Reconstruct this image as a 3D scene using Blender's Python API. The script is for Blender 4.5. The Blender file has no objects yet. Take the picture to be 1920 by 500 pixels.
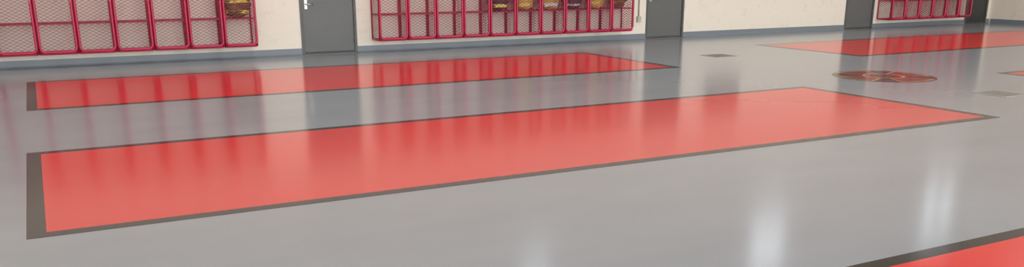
import bpy, bmesh, math, random
from mathutils import Vector, noise
random.seed(4)
scene = bpy.context.scene
COL = scene.collection
scene.view_settings.view_transform = 'Standard'
scene.view_settings.look = 'None'
scene.view_settings.exposure = 0.0

WALL_Y = 16.85
RIGHT_X = 25.15
LEFT_X = -9.0
FRONT_Y = -7.0
CEIL_Z = 7.2

# ---------------------------------------------------------------- materials
def new_mat(name):
    m = bpy.data.materials.new(name); m.use_nodes = True
    nt = m.node_tree
    return m, nt, nt.nodes['Principled BSDF']

def noise_node(nt, scale, detail=4, rough=0.5, stretch=None):
    tc = nt.nodes.new('ShaderNodeTexCoord')
    n = nt.nodes.new('ShaderNodeTexNoise')
    n.inputs['Scale'].default_value = scale
    n.inputs['Detail'].default_value = detail
    n.inputs['Roughness'].default_value = rough
    if stretch:
        mp = nt.nodes.new('ShaderNodeMapping'); mp.inputs['Scale'].default_value = stretch
        nt.links.new(tc.outputs['Object'], mp.inputs['Vector']); nt.links.new(mp.outputs[0], n.inputs['Vector'])
    else:
        nt.links.new(tc.outputs['Object'], n.inputs['Vector'])
    return n

def ramp(nt, src, a, b, p0=0.3, p1=0.7):
    r = nt.nodes.new('ShaderNodeValToRGB')
    r.color_ramp.elements[0].position = p0; r.color_ramp.elements[1].position = p1
    r.color_ramp.elements[0].color = a; r.color_ramp.elements[1].color = b
    nt.links.new(src, r.inputs['Fac'])
    return r

def mul(c, k): return (c[0]*k, c[1]*k, c[2]*k, 1)

def paint(name, c, rough=0.4, metal=0.0, var=0.12, scale=6, bump=0.0):
    m, nt, b = new_mat(name)
    n = noise_node(nt, scale)
    r = ramp(nt, n.outputs['Fac'], mul(c, 1-var), mul(c, 1+var))
    nt.links.new(r.outputs['Color'], b.inputs['Base Color'])
    b.inputs['Roughness'].default_value = rough
    b.inputs['Metallic'].default_value = metal
    if bump:
        n2 = noise_node(nt, scale*12, 2)
        bp = nt.nodes.new('ShaderNodeBump'); bp.inputs['Strength'].default_value = bump
        bp.inputs['Distance'].default_value = 0.01
        nt.links.new(n2.outputs['Fac'], bp.inputs['Height'])
        nt.links.new(bp.outputs['Normal'], b.inputs['Normal'])
    return m

def epoxy(name, c, rough=0.16, var=0.05, ior=1.46):
    m, nt, b = new_mat(name)
    n = noise_node(nt, 0.9, 3, 0.5, (0.5, 1.4, 1))
    r = ramp(nt, n.outputs['Fac'], mul(c, 1-var), mul(c, 1+var), 0.1, 0.9)
    nt.links.new(r.outputs['Color'], b.inputs['Base Color'])
    b.inputs['Roughness'].default_value = rough
    b.inputs['IOR'].default_value = ior
    return m

M_FLOOR = epoxy('grey_epoxy', (0.250, 0.275, 0.300), var=0.10)
M_RED = epoxy('red_epoxy', (0.66, 0.013, 0.009), var=0.07, ior=1.38)
M_BLACK = epoxy('black_epoxy', (0.008, 0.006, 0.006), ior=1.33)
M_BASE = epoxy('blue_grey_base', (0.18, 0.21, 0.235), 0.35)
M_TUBE = paint('crimson_tube', (0.48, 0.012, 0.062), 0.3)
M_WIRE = paint('crimson_wire', (0.26, 0.015, 0.045), 0.45)
M_DOOR = paint('door_grey', (0.115, 0.12, 0.115), 0.4, var=0.08, scale=1.5)
M_DFRAME = paint('door_frame_grey', (0.085, 0.088, 0.085), 0.4)
M_DARKDOOR = paint('dark_door', (0.04, 0.04, 0.038), 0.45)
M_CHROME = paint('satin_chrome', (0.5, 0.5, 0.48), 0.3, metal=1.0, var=0.05)
M_STEEL = paint('drain_steel', (0.45, 0.44, 0.42), 0.35, metal=0.8)
M_DSTEEL = paint('dull_steel', (0.13, 0.13, 0.125), 0.45, metal=0.5)
M_DARK = paint('drain_dark', (0.06, 0.06, 0.06), 0.6)
M_CEIL = paint('ceiling_paint', (0.62, 0.61, 0.58), 0.8)
M_TAN = paint('turnout_tan', (0.50, 0.32, 0.08), 0.85, var=0.35, scale=9, bump=0.5)
M_BROWN = paint('turnout_brown', (0.14, 0.08, 0.035), 0.85, var=0.35, scale=9, bump=0.5)
M_NAVY = paint('turnout_dark', (0.03, 0.03, 0.035), 0.85, var=0.35, scale=9, bump=0.5)
M_YEL = paint('reflective_yellow', (0.75, 0.60, 0.10), 0.4)
M_SILV = paint('reflective_silver', (0.6, 0.6, 0.56), 0.35)
M_CAB = paint('cabinet_maroon', (0.16, 0.05, 0.04), 0.4)
M_GREYBOX = paint('conduit_grey', (0.45, 0.43, 0.38), 0.5)
M_EMB_BLK = epoxy('emblem_black', (0.012, 0.008, 0.008), ior=1.36)
M_EMB_RED = epoxy('emblem_red', (0.20, 0.010, 0.008), ior=1.36)
M_EMB_GOLD = epoxy('emblem_gold', (0.60, 0.29, 0.13), ior=1.38)

# painted block wall
M_WALL, nt, b = new_mat('painted_block_wall')
tc = nt.nodes.new('ShaderNodeTexCoord'); sp = nt.nodes.new('ShaderNodeSeparateXYZ')
ad = nt.nodes.new('ShaderNodeMath'); ad.operation = 'ADD'
cb = nt.nodes.new('ShaderNodeCombineXYZ')
nt.links.new(tc.outputs['Object'], sp.inputs[0])
nt.links.new(sp.outputs['X'], ad.inputs[0]); nt.links.new(sp.outputs['Y'], ad.inputs[1])
nt.links.new(ad.outputs[0], cb.inputs['X']); nt.links.new(sp.outputs['Z'], cb.inputs['Y'])
br = nt.nodes.new('ShaderNodeTexBrick')
br.inputs['Scale'].default_value = 1.0
br.inputs['Brick Width'].default_value = 0.406; br.inputs['Row Height'].default_value = 0.203
br.inputs['Mortar Size'].default_value = 0.005; br.inputs['Mortar Smooth'].default_value = 0.8
br.inputs['Color1'].default_value = (0.80, 0.735, 0.625, 1)
br.inputs['Color2'].default_value = (0.79, 0.725, 0.615, 1)
br.inputs['Mortar'].default_value = (0.77, 0.705, 0.595, 1)
nt.links.new(cb.outputs[0], br.inputs['Vector'])
nz = noise_node(nt, 3.5, 8, 0.7)
rp = ramp(nt, nz.outputs['Fac'], (0.86, 0.84, 0.82, 1), (1, 1, 1, 1), 0.3, 0.45)
mx = nt.nodes.new('ShaderNodeMixRGB'); mx.blend_type = 'MULTIPLY'; mx.inputs['Fac'].default_value = 1
nt.links.new(br.outputs['Color'], mx.inputs['Color1']); nt.links.new(rp.outputs['Color'], mx.inputs['Color2'])
nt.links.new(mx.outputs['Color'], b.inputs['Base Color'])
bp = nt.nodes.new('ShaderNodeBump'); bp.inputs['Strength'].default_value = 0.1; bp.inputs['Distance'].default_value = 0.004
bp.invert = True
nt.links.new(br.outputs['Fac'], bp.inputs['Height']); nt.links.new(bp.outputs['Normal'], b.inputs['Normal'])
b.inputs['Roughness'].default_value = 0.55

M_GLASS = bpy.data.materials.new('window_glass'); M_GLASS.use_nodes = True
nt = M_GLASS.node_tree; nt.nodes.clear()
o = nt.nodes.new('ShaderNodeOutputMaterial'); tr = nt.nodes.new('ShaderNodeBsdfTransparent')
gl = nt.nodes.new('ShaderNodeBsdfGlossy'); gl.inputs['Roughness'].default_value = 0.05
ms = nt.nodes.new('ShaderNodeMixShader'); ms.inputs[0].default_value = 0.08
nt.links.new(tr.outputs[0], ms.inputs[1]); nt.links.new(gl.outputs[0], ms.inputs[2]); nt.links.new(ms.outputs[0], o.inputs[0])

# ---------------------------------------------------------------- helpers
def box(bm, x0, x1, y0, y1, z0, z1):
    v = [bm.verts.new(p) for p in ((x0,y0,z0),(x1,y0,z0),(x1,y1,z0),(x0,y1,z0),(x0,y0,z1),(x1,y0,z1),(x1,y1,z1),(x0,y1,z1))]
    for f in ((0,3,2,1),(4,5,6,7),(0,1,5,4),(1,2,6,5),(2,3,7,6),(3,0,4,7)):
        bm.faces.new([v[i] for i in f])

def sweep(bm, pts, r, normal, closed=False, n=8):
    B = Vector(normal).normalized(); rings = []
    pts = [Vector(p) for p in pts]; L = len(pts)
    for i, p in enumerate(pts):
        if closed: t = pts[(i+1) % L] - pts[i-1]
        else: t = pts[min(i+1, L-1)] - pts[max(i-1, 0)]
        t.normalize(); N = B.cross(t).normalized()
        rings.append([bm.verts.new(p + r*(math.cos(2*math.pi*k/n)*N + math.sin(2*math.pi*k/n)*B)) for k in range(n)])
    m = L if closed else L-1
    for i in range(m):
        a, c = rings[i], rings[(i+1) % L]
        for k in range(n):
            f = bm.faces.new((a[k], a[(k+1) % n], c[(k+1) % n], c[k])); f.smooth = True
    if not closed:
        bm.faces.new(rings[0][::-1]); bm.faces.new(rings[-1])

def rrect(w0, w1, h0, h1, rad, fn, seg=5):
    out = []
    for cx, cy, a0 in ((w1-rad, h0+rad, -90), (w1-rad, h1-rad, 0), (w0+rad, h1-rad, 90), (w0+rad, h0+rad, 180)):
        for i in range(seg+1):
            a = math.radians(a0 + 90*i/seg)
            out.append(fn(cx + rad*math.cos(a), cy + rad*math.sin(a)))
    return out

def mesh_obj(name, bm, mat, parent=None, loc=(0,0,0), bevel=0):
    bmesh.ops.recalc_face_normals(bm, faces=bm.faces)
    me = bpy.data.meshes.new(name); bm.to_mesh(me); bm.free()
    ob = bpy.data.objects.new(name, me); COL.objects.link(ob)
    me.materials.append(mat); ob.location = loc
    if parent: ob.parent = parent
    if bevel:
        bv = ob.modifiers.new('bevel', 'BEVEL'); bv.width = bevel; bv.segments = 2; bv.limit_method = 'ANGLE'
    return ob

def empty(name, loc, label, category, group=None):
    e = bpy.data.objects.new(name, None); e.empty_display_size = 0.1
    e.location = loc; COL.objects.link(e)
    e['label'] = label; e['category'] = category
    if group: e['group'] = group
    return e

def structure(ob, label, cat):
    ob['kind'] = 'structure'; ob['label'] = label; ob['category'] = cat

def copy_tree(root, loc, extra=None):
    new = root.copy(); new.location = loc; COL.objects.link(new)
    def rec(src, dst):
        for ch in list(src.children):
            c = ch.copy(); COL.objects.link(c); c.parent = dst
            rec(ch, c)
    rec(root, new)
    return new

def diamond(bm, a0, a1, b0, b1, fn, px=0.10, py=0.055, w=0.0028):
    """expanded-metal mesh: two families of diagonal strands in the (a,b) plane."""
    s = py/px
    for sg in (1, -1):
        c0 = b0 - (a1 if sg > 0 else -a0)*s; c1 = b1 - (a0 if sg > 0 else -a1)*s
        k = c0
        while k < c1:
            k += py
            lo, hi = a0, a1
            e0 = (b0-k)/(sg*s); e1 = (b1-k)/(sg*s)
            if e0 > e1: e0, e1 = e1, e0
            lo = max(lo, e0); hi = min(hi, e1)
            if hi - lo < 0.01: continue
            d = Vector((1, sg*s)).normalized(); nn = Vector((-d.y, d.x))*w
            P = [(lo, sg*s*lo+k), (hi, sg*s*hi+k)]
            q = []
            for t in (-0.0025, 0.0025):
                for (pa, pb) in P:
                    q.append(bm.verts.new(fn(pa+nn.x, pb+nn.y, t)))
                    q.append(bm.verts.new(fn(pa-nn.x, pb-nn.y, t)))
            bm.faces.new((q[0], q[1], q[3], q[2])); bm.faces.new((q[4], q[6], q[7], q[5]))
            bm.faces.new((q[0], q[2], q[6], q[4])); bm.faces.new((q[1], q[5], q[7], q[3]))

# ---------------------------------------------------------------- shell
bm = bmesh.new(); box(bm, LEFT_X-0.2, RIGHT_X+0.2, FRONT_Y-4, WALL_Y+0.2, -0.2, 0)
structure(mesh_obj('floor', bm, M_FLOOR), 'glossy grey epoxy coated concrete floor', 'floor')
bm = bmesh.new(); box(bm, LEFT_X-0.2, RIGHT_X+0.2, FRONT_Y, WALL_Y+0.2, CEIL_Z, CEIL_Z+0.2)
structure(mesh_obj('ceiling', bm, M_CEIL), 'off-white painted high ceiling', 'ceiling')

doors = [(4.44, 5.54), (12.52, 13.62), (19.05, 20.13), (24.0, 25.0)]
DH = 2.16
wins = [(9.3, 10.1, 5.1, 6.0), (16.4, 17.7, 5.15, 6.7), (23.45, 24.85, 4.95, 6.8)]
bm = bmesh.new()
xs = LEFT_X-0.2
for (a, c) in doors:
    box(bm, xs, a, WALL_Y, WALL_Y+0.2, 0, DH); xs = c
box(bm, xs, RIGHT_X+0.2, WALL_Y, WALL_Y+0.2, 0, DH)
WZ0 = 4.9
box(bm, LEFT_X-0.2, RIGHT_X+0.2, WALL_Y, WALL_Y+0.2, DH, WZ0)
xs = LEFT_X-0.2
for (a, c, z0, z1) in wins:
    box(bm, xs, a, WALL_Y, WALL_Y+0.2, WZ0, CEIL_Z)
    box(bm, a, c, WALL_Y, WALL_Y+0.2, WZ0, z0)
    box(bm, a, c, WALL_Y, WALL_Y+0.2, z1, CEIL_Z); xs = c
box(bm, xs, RIGHT_X+0.2, WALL_Y, WALL_Y+0.2, WZ0, CEIL_Z)
structure(mesh_obj('wall_back', bm, M_WALL), 'cream painted concrete block wall', 'wall')
bm = bmesh.new(); box(bm, RIGHT_X, RIGHT_X+0.2, FRONT_Y, WALL_Y, 0, CEIL_Z)
structure(mesh_obj('wall_right', bm, M_WALL), 'cream painted concrete block side wall', 'wall')
bm = bmesh.new(); box(bm, LEFT_X-0.2, LEFT_X, FRONT_Y, WALL_Y, 0, CEIL_Z)
structure(mesh_obj('wall_left', bm, M_WALL), 'cream painted concrete block side wall', 'wall')

def base_profile(bm, x0, x1):
    prof = [(0, 0.125), (-0.012, 0.125), (-0.014, 0.03), (-0.03, 0.008), (-0.06, 0.0), (0, 0)]
    A = [bm.verts.new((x0, WALL_Y+p[0], p[1])) for p in prof]
    B = [bm.verts.new((x1, WALL_Y+p[0], p[1])) for p in prof]
    n = len(prof)
    for i in range(n): bm.faces.new((A[i], A[(i+1) % n], B[(i+1) % n], B[i]))
    bm.faces.new(A[::-1]); bm.faces.new(B)
bm = bmesh.new(); xs = LEFT_X
for (a, c) in doors:
    base_profile(bm, xs, a); xs = c
base_profile(bm, xs, RIGHT_X)
structure(mesh_obj('baseboard_back', bm, M_BASE), 'blue-grey epoxy coved base along block wall', 'baseboard')
bm = bmesh.new(); box(bm, RIGHT_X-0.014, RIGHT_X, FRONT_Y, WALL_Y-0.06, 0, 0.125)
structure(mesh_obj('baseboard_right', bm, M_BASE), 'blue-grey epoxy base along side wall', 'baseboard')

for i, (a, c, WZ0, WZ1) in enumerate(wins):
    bm = bmesh.new(); y0, y1 = WALL_Y+0.05, WALL_Y+0.11
    m = (a+c)/2
    box(bm, a, a+.05, y0, y1, WZ0, WZ1); box(bm, c-.05, c, y0, y1, WZ0, WZ1)
    box(bm, a+.05, c-.05, y0, y1, WZ0, WZ0+.05); box(bm, a+.05, c-.05, y0, y1, WZ1-.05, WZ1)
    mw = .15 if i == 2 else .02
    box(bm, m-mw, m+mw, y0, y1, WZ0+.05, WZ1-.05)
    w = mesh_obj('window_%d' % (i+1), bm, M_DFRAME)
    structure(w, 'high clerestory window with grey metal frame', 'window')
    bm = bmesh.new(); box(bm, a+.05, c-.05, y0+.027, y0+.033, WZ0+.05, WZ1-.05)
    mesh_obj('glass_pane', bm, M_GLASS, w)

def make_door(i, a, c, mslab, mframe, lever_side, label, lever=True):
    root = empty('door_%d' % i, ((a+c)/2, WALL_Y, 0), label, 'door'); root['kind'] = 'structure'
    w = (c-a)/2; t = 0.05
    bm = bmesh.new()
    for s in (-1, 1):
        x0, x1 = sorted((s*w, s*(w-t)))
        box(bm, x0, x1, -0.02, 0.16, 0, DH)
    box(bm, -w+t, w-t, -0.02, 0.16, DH-t, DH)
    mesh_obj('door_frame', bm, mframe, root, bevel=0.004)
    bm = bmesh.new(); box(bm, -w+t+.004, w-t-.004, 0.012, 0.057, 0.012, DH-t-.004)
    slab = mesh_obj('door_slab', bm, mslab, root, bevel=0.003)
    bm = bmesh.new(); box(bm, -w+t, w-t, -0.015, 0.15, 0.0, 0.011)
    mesh_obj('threshold', bm, M_DSTEEL, root)
    bm = bmesh.new(); box(bm, -w+t+.006, w-t-.006, 0.004, 0.0115, 0.014, 0.05)
    mesh_obj('door_sweep', bm, M_DARK, slab)
    hs = -lever_side
    for hz in (0.28, 1.05, 1.85):
        bm = bmesh.new(); x = hs*(w-t)
        sweep(bm, [(x, -0.004, hz-.055), (x, -0.004, hz+.055)], 0.012, (0, 1, 0), n=10)
        mesh_obj('hinge', bm, M_DSTEEL, root)
    if lever:
        hx = lever_side*(w-t-0.075)
        bm = bmesh.new(); box(bm, hx-.028, hx+.028, 0.0, 0.0118, 0.85, 1.05)
        h = mesh_obj('handle', bm, M_CHROME, slab, bevel=0.003)
        h['label'] = 'satin chrome lever handle on escutcheon plate'
        bm = bmesh.new()
        sweep(bm, [(hx, 0.0, .94), (hx, -.05, .94)], 0.011, (0, 0, 1), n=10)
        sweep(bm, [(hx+lever_side*.012, -.05, .94), (hx-lever_side*.06, -.052, .94), (hx-lever_side*.125, -.045, .938)], 0.012, (0, 0, 1), n=10)
        mesh_obj('lever', bm, M_CHROME, h)
    return root
make_door(1, *doors[0], M_DOOR, M_DFRAME, -1, 'grey painted steel door with chrome lever handle')
make_door(2, *doors[1], M_DOOR, M_DFRAME, -1, 'grey painted steel door beside red gear lockers')
make_door(3, *doors[2], M_DOOR, M_DFRAME, 1, 'grey painted steel door in block wall')
make_door(4, *doors[3], M_DARKDOOR, M_DFRAME, 1, 'dark steel door at the room corner')

# ---------------------------------------------------------------- floor markings
def marking(x0, x1, y0, y1, label):
    bw = 0.115; z = 0.0
    root = empty('floor_marking', ((x0+x1)/2, (y0+y1)/2, 0), label, 'floor marking', 'painted parking bay rectangles')
    hx, hy = (x1-x0)/2, (y1-y0)/2
    bm = bmesh.new()
    box(bm, -hx, hx, -hy, -hy+bw, 0, .0015); box(bm, -hx, hx, hy-bw, hy, 0, .0015)
    box(bm, -hx, -hx+bw, -hy+bw, hy-bw, 0, .0015); box(bm, hx-bw, hx, -hy+bw, hy-bw, 0, .0015)
    mesh_obj('black_border', bm, M_BLACK, root)
    bm = bmesh.new(); box(bm, -hx+bw, hx-bw, -hy+bw, hy-bw, 0, .0015)
    mesh_obj('red_panel', bm, M_RED, root)
lab = 'long glossy red rectangle with thin black border on grey floor'
marking(-0.23, 9.50, 6.04, 9.01, lab)
marking(-0.23, 9.50, 11.74, 14.75, lab + ' near lockers')
marking(-0.23, 9.50, 0.30, 3.25, lab)
marking(13.68, 23.4, 11.62, 14.45, lab + ' before doors')
marking(13.45, 23.2, 6.0, 8.75, lab)

# emblem
em = empty('floor_emblem', (11.5, 9.3, 0), 'round dark red firefighter cross emblem painted on floor', 'emblem')
def disc(name, r0, r1, z, mat, parent, n=64):
    bm = bmesh.new()
    o_ = [bm.verts.new((r1*math.cos(2*math.pi*i/n), r1*math.sin(2*math.pi*i/n), z)) for i in range(n)]
    if r0 <= 0: bm.faces.new(o_)
    else:
        i_ = [bm.verts.new((r0*math.cos(2*math.pi*i/n), r0*math.sin(2*math.pi*i/n), z)) for i in range(n)]
        for i in range(n): bm.faces.new((o_[i], o_[(i+1) % n], i_[(i+1) % n], i_[i]))
    ob = mesh_obj(name, bm, mat, parent)
    if ob.data.polygons[0].normal.z < 0: ob.data.flip_normals()
    return ob
disc('black_disc', 0, 0.76, 0.001, M_EMB_BLK, em)
def cross(name, R, z, mat, w_in, w_out, rot):
    bm = bmesh.new()
    for k in range(4):
        a = math.radians(rot+90*k)
        def P(r, t):
            return bm.verts.new((r*math.cos(a)-t*math.sin(a), r*math.sin(a)+t*math.cos(a), z))
        L = [(-1+2*i/8) for i in range(9)]
        inner = [P(0.10, t*w_in) for t in L]; outer = [P(R - 0.055*abs(t)**2, t*w_out) for t in L]
        for i in range(8): bm.faces.new((inner[i], outer[i], outer[i+1], inner[i+1]))
    return mesh_obj(name, bm, mat, em)
cross('gold_cross', 0.71, 0.002, M_EMB_GOLD, 0.10, 0.36, 0)
cross('red_cross', 0.665, 0.003, M_EMB_RED, 0.07, 0.30, 0)
disc('gold_ring', 0.27, 0.31, 0.004, M_EMB_GOLD, em)
disc('red_ring', 0.20, 0.27, 0.004, M_EMB_RED, em)
disc('centre_disc', 0, 0.20, 0.004, M_EMB_BLK, em)

# drains
def drain(x, y):
    root = empty('floor_drain', (x, y, 0), 'square steel floor drain grate set in grey floor', 'drain', 'floor drains')
    bm = bmesh.new(); s = .26
    box(bm, -s, s, -s, -s+.04, 0, .004); box(bm, -s, s, s-.04, s, 0, .004)
    box(bm, -s, -s+.04, -s+.04, s-.04, 0, .004); box(bm, s-.04, s, -s+.04, s-.04, 0, .004)
    mesh_obj('drain_frame', bm, M_STEEL, root)
    bm = bmesh.new(); box(bm, -s+.04, s-.04, -s+.04, s-.04, 0, .001)  # flat dark sheet: shade below the grate put into its colour
    mesh_obj('drain_pit_shade', bm, M_DARK, root)
    bm = bmesh.new()
    for i in range(9):
        xx = -s+.06+i*(2*s-.12)/8
        box(bm, xx-.012, xx+.012, -s+.04, s-.04, .001, .004)
    mesh_obj('grate', bm, M_STEEL, root)
drain(11.42, 12.98); drain(11.3, 7.25)

# ---------------------------------------------------------------- lockers
LD = 0.45; Z0 = 0.23; TOP = 2.05; SH = 0.50
def locker_template(W, loc, group):
    root = empty('gear_locker', loc, 'wall-mounted crimson tube gear locker with diamond wire mesh', 'locker', group)
    H = TOP - Z0; h = W/2; r = .017
    bm = bmesh.new()
    f_xy = lambda z: (lambda a, b_: (a, b_, z))
    for z in (r, H-r):
        sweep(bm, rrect(-h+r, h-r, -LD+r, -r, .05, f_xy(z)), r, (0, 0, 1), True)
    for x in (-h+r, h-r):
        sweep(bm, [(x, -r, r), (x, -r, H-r)], r*.9, (0, 1, 0))
        sweep(bm, [(x, -LD+r, r), (x, -LD+r, H-r)], r*.9, (0, 1, 0))
    mesh_obj('locker_frame', bm, M_TUBE, root)
    bm = bmesh.new()
    d = h-.026; yy = -LD-.024
    sweep(bm, rrect(-d, d, .045, H-.02, .075, lambda a, b_: (a, yy, b_)), .021, (0, 1, 0), True, 10)
    door = mesh_obj('door', bm, M_TUBE, root)
    bm = bmesh.new()
    diamond(bm, -d, d, .045, H-.02, lambda a, b_, t: (a, yy+t, b_))
    mesh_obj('wire_mesh', bm, M_WIRE, door)
    bm = bmesh.new(); box(bm, d-.022, d+.014, yy-.032, yy-.018, .84, .90)
    mesh_obj('latch', bm, M_TUBE, door, bevel=.003)
    bm = bmesh.new()
    diamond(bm, -LD+.02, -.02, .02, H-.03, lambda a, b_, t: (-h+.008+t, a, b_))
    mesh_obj('side_panel', bm, M_WIRE, root)
    bm = bmesh.new()
    sweep(bm, rrect(-h+.03, h-.03, -LD+.03, -.025, .02, f_xy(SH)), .011, (0, 0, 1), True, 6)
    for i in range(14):
        x = -h+.05+i*(W-.1)/13
        sweep(bm, [(x, -LD+.03, SH), (x, -.025, SH)], .0045, (0, 0, 1), n=5)
    mesh_obj('shelf', bm, M_TUBE, root)
    return root

def bank(x_right, W, n, group):
    t = locker_template(W, (x_right-W/2, WALL_Y, Z0), group)
    out = [t]
    for k in range(1, n):
        out.append(copy_tree(t, (x_right-W/2-k*W, WALL_Y, Z0)))
    sp_ = [c for c in t.children if c.name.startswith('side_panel')][0].copy()
    sp_.location = (W-.016, 0, 0); COL.objects.link(sp_); sp_.parent = t
    return out[::-1]
b1 = bank(3.53, 0.59, 9, 'red gear lockers beside grey door')
b2 = bank(11.84, 0.60, 10, 'red gear lockers between two doors')
b3 = bank(23.6, 0.555, 6, 'red gear lockers near dark door')

# ---------------------------------------------------------------- gear
def gear(x, W, D, Hh, mat, bandmat, seed, label, name='turnout_coat', z=Z0+SH+.012, cat='coat'):
    root = empty(name, (x, WALL_Y-.235, z), label, cat, 'turnout gear stored in lockers')
    NU, NV = 40, 24
    def P(u, v, off=0):
        th = 2*math.pi*u/NU; ph = math.pi*v/NV
        cx, sx = math.cos(th), math.sin(th); sp = lambda q: math.copysign(abs(q)**.7, q)
        d = Vector((sp(cx)*math.sin(ph)**.7, sp(sx)*math.sin(ph)**.7, -math.cos(ph)))
        k = 1 + .22*noise.noise(Vector((cx*1.6*math.sin(ph), sx*1.6*math.sin(ph), math.cos(ph)*2.4))+Vector((seed*7.1, 0, 0))) \
              + .07*noise.noise(d*6+Vector((0, seed*3., 0)))
        z_ = max(-.0, .5*Hh*(1+d.z*k))
        return Vector((d.x*k*(W/2*.88+off), d.y*k*(D/2*.82+off), z_))
    bm = bmesh.new(); rows = []
    for v in range(NV+1):
        rows.append([bm.verts.new(P(u, min(max(v, .02), NV-.02))) for u in range(NU)])
    for v in range(NV):
        for u in range(NU):
            f = bm.faces.new((rows[v][u], rows[v][(u+1) % NU], rows[v+1][(u+1) % NU], rows[v+1][u])); f.smooth = True
    bm.faces.new(rows[0][::-1]); bm.faces.new(rows[-1])
    mesh_obj('folded_fabric', bm, mat, root)
    for v0 in (7, 14):
        bm = bmesh.new()
        A = [bm.verts.new(P(u, v0, .004)) for u in range(NU)]
        B = [bm.verts.new(P(u, v0+2.2, .004)) for u in range(NU)]
        for u in range(NU):
            f = bm.faces.new((A[u], A[(u+1) % NU], B[(u+1) % NU], B[u])); f.smooth = True
        mesh_obj('reflective_band', bm, bandmat, root)

def lx(bk, i): return bk[i].location.x
gear(lx(b1, 8), .5, .36, .42, M_BROWN, M_YEL, 1, 'brown folded turnout coat with yellow bands on locker shelf')
gear(lx(b2, 4), .5, .36, .40, M_NAVY, M_YEL, 2, 'dark folded turnout coat with yellow bands on locker shelf')
gear(lx(b2, 5), .48, .36, .44, M_TAN, M_YEL, 3, 'tan folded turnout coat with yellow bands on locker shelf')
gear(lx(b2, 6), .5, .36, .42, M_TAN, M_SILV, 4, 'tan folded turnout coat with silver bands on locker shelf')
gear(lx(b2, 7), .5, .36, .36, M_NAVY, M_SILV, 5, 'dark folded turnout coat with silver bands on locker shelf')
gear(lx(b2, 8), .5, .36, .45, M_TAN, M_YEL, 6, 'tan folded turnout coat with yellow bands on locker shelf')
gear(lx(b2, 9), .5, .36, .44, M_BROWN, M_YEL, 7, 'brown folded turnout coat with yellow bands on locker shelf')
for i in (1, 3, 5):
    gear(lx(b3, i), .46, .36, .4, M_NAVY if i != 3 else M_BROWN, M_YEL, 10+i, 'dark folded turnout coat with yellow bands on locker shelf')

# unseen cabinet, added to give the floor a dark reflection
cab = empty('reflection_cabinet', (14.85, WALL_Y, 1.2), 'unseen dark maroon cabinet added on block wall for its floor reflection', 'cabinet')
bm = bmesh.new(); box(bm, -.45, .45, -.25, 0, 0, .7); mesh_obj('cabinet_body', bm, M_CAB, cab, bevel=.005)
bm = bmesh.new(); box(bm, -.42, .42, -.275, -.252, .03, .67); cd = mesh_obj('cabinet_door', bm, M_CAB, cab, bevel=.004)
bm = bmesh.new(); sweep(bm, [(.36, -.276, .28), (.36, -.31, .30), (.36, -.31, .42), (.36, -.276, .44)], .008, (1, 0, 0)); mesh_obj('handle', bm, M_CHROME, cd)

# conduit beside door
cn = empty('wall_conduit', (12.3, WALL_Y, .4), 'thin pale electrical conduit with outlet box on wall', 'conduit')
bm = bmesh.new(); sweep(bm, [(0, -.02, .12), (0, -.02, 2.2)], .014, (0, 1, 0)); mesh_obj('pipe', bm, M_GREYBOX, cn)
bm = bmesh.new(); box(bm, -.05, .05, -.06, 0, 0, .12); mesh_obj('outlet_box', bm, M_GREYBOX, cn, bevel=.006)

# ---------------------------------------------------------------- light
w = bpy.data.worlds.new('World'); scene.world = w; w.use_nodes = True
bg = w.node_tree.nodes['Background']
bg.inputs['Color'].default_value = (0.94, 0.97, 1.0, 1); bg.inputs['Strength'].default_value = 4.6

for i, x in enumerate((-4, 4, 12, 20)):  # unseen area lamps, added to brighten the room and back wall
    for j, y in enumerate((2.0, 11.0)):
        ld = bpy.data.lights.new('ceiling_fill', 'AREA'); ld.shape = 'RECTANGLE'
        ld.size = 2.4; ld.size_y = 1.2; ld.energy = 190 if j else 90; ld.color = (1, .96, .90)
        lo = bpy.data.objects.new('ceiling_fill', ld); lo.location = (x, y, CEIL_Z-.05); COL.objects.link(lo)
        lo['label'] = 'unseen rectangular fill light added under the ceiling'; lo['category'] = 'light'

# ---------------------------------------------------------------- camera
cd_ = bpy.data.cameras.new('camera'); cam = bpy.data.objects.new('camera', cd_); COL.objects.link(cam)
cam.location = (0, 0, 1.65)
cam.rotation_euler = (math.radians(90-16.36), 0, math.radians(-28.1))
cd_.sensor_fit = 'HORIZONTAL'; cd_.sensor_width = 36
cd_.lens = 1635/1920*36
cd_.shift_y = 165/1920
cd_.clip_end = 200
scene.camera = cam
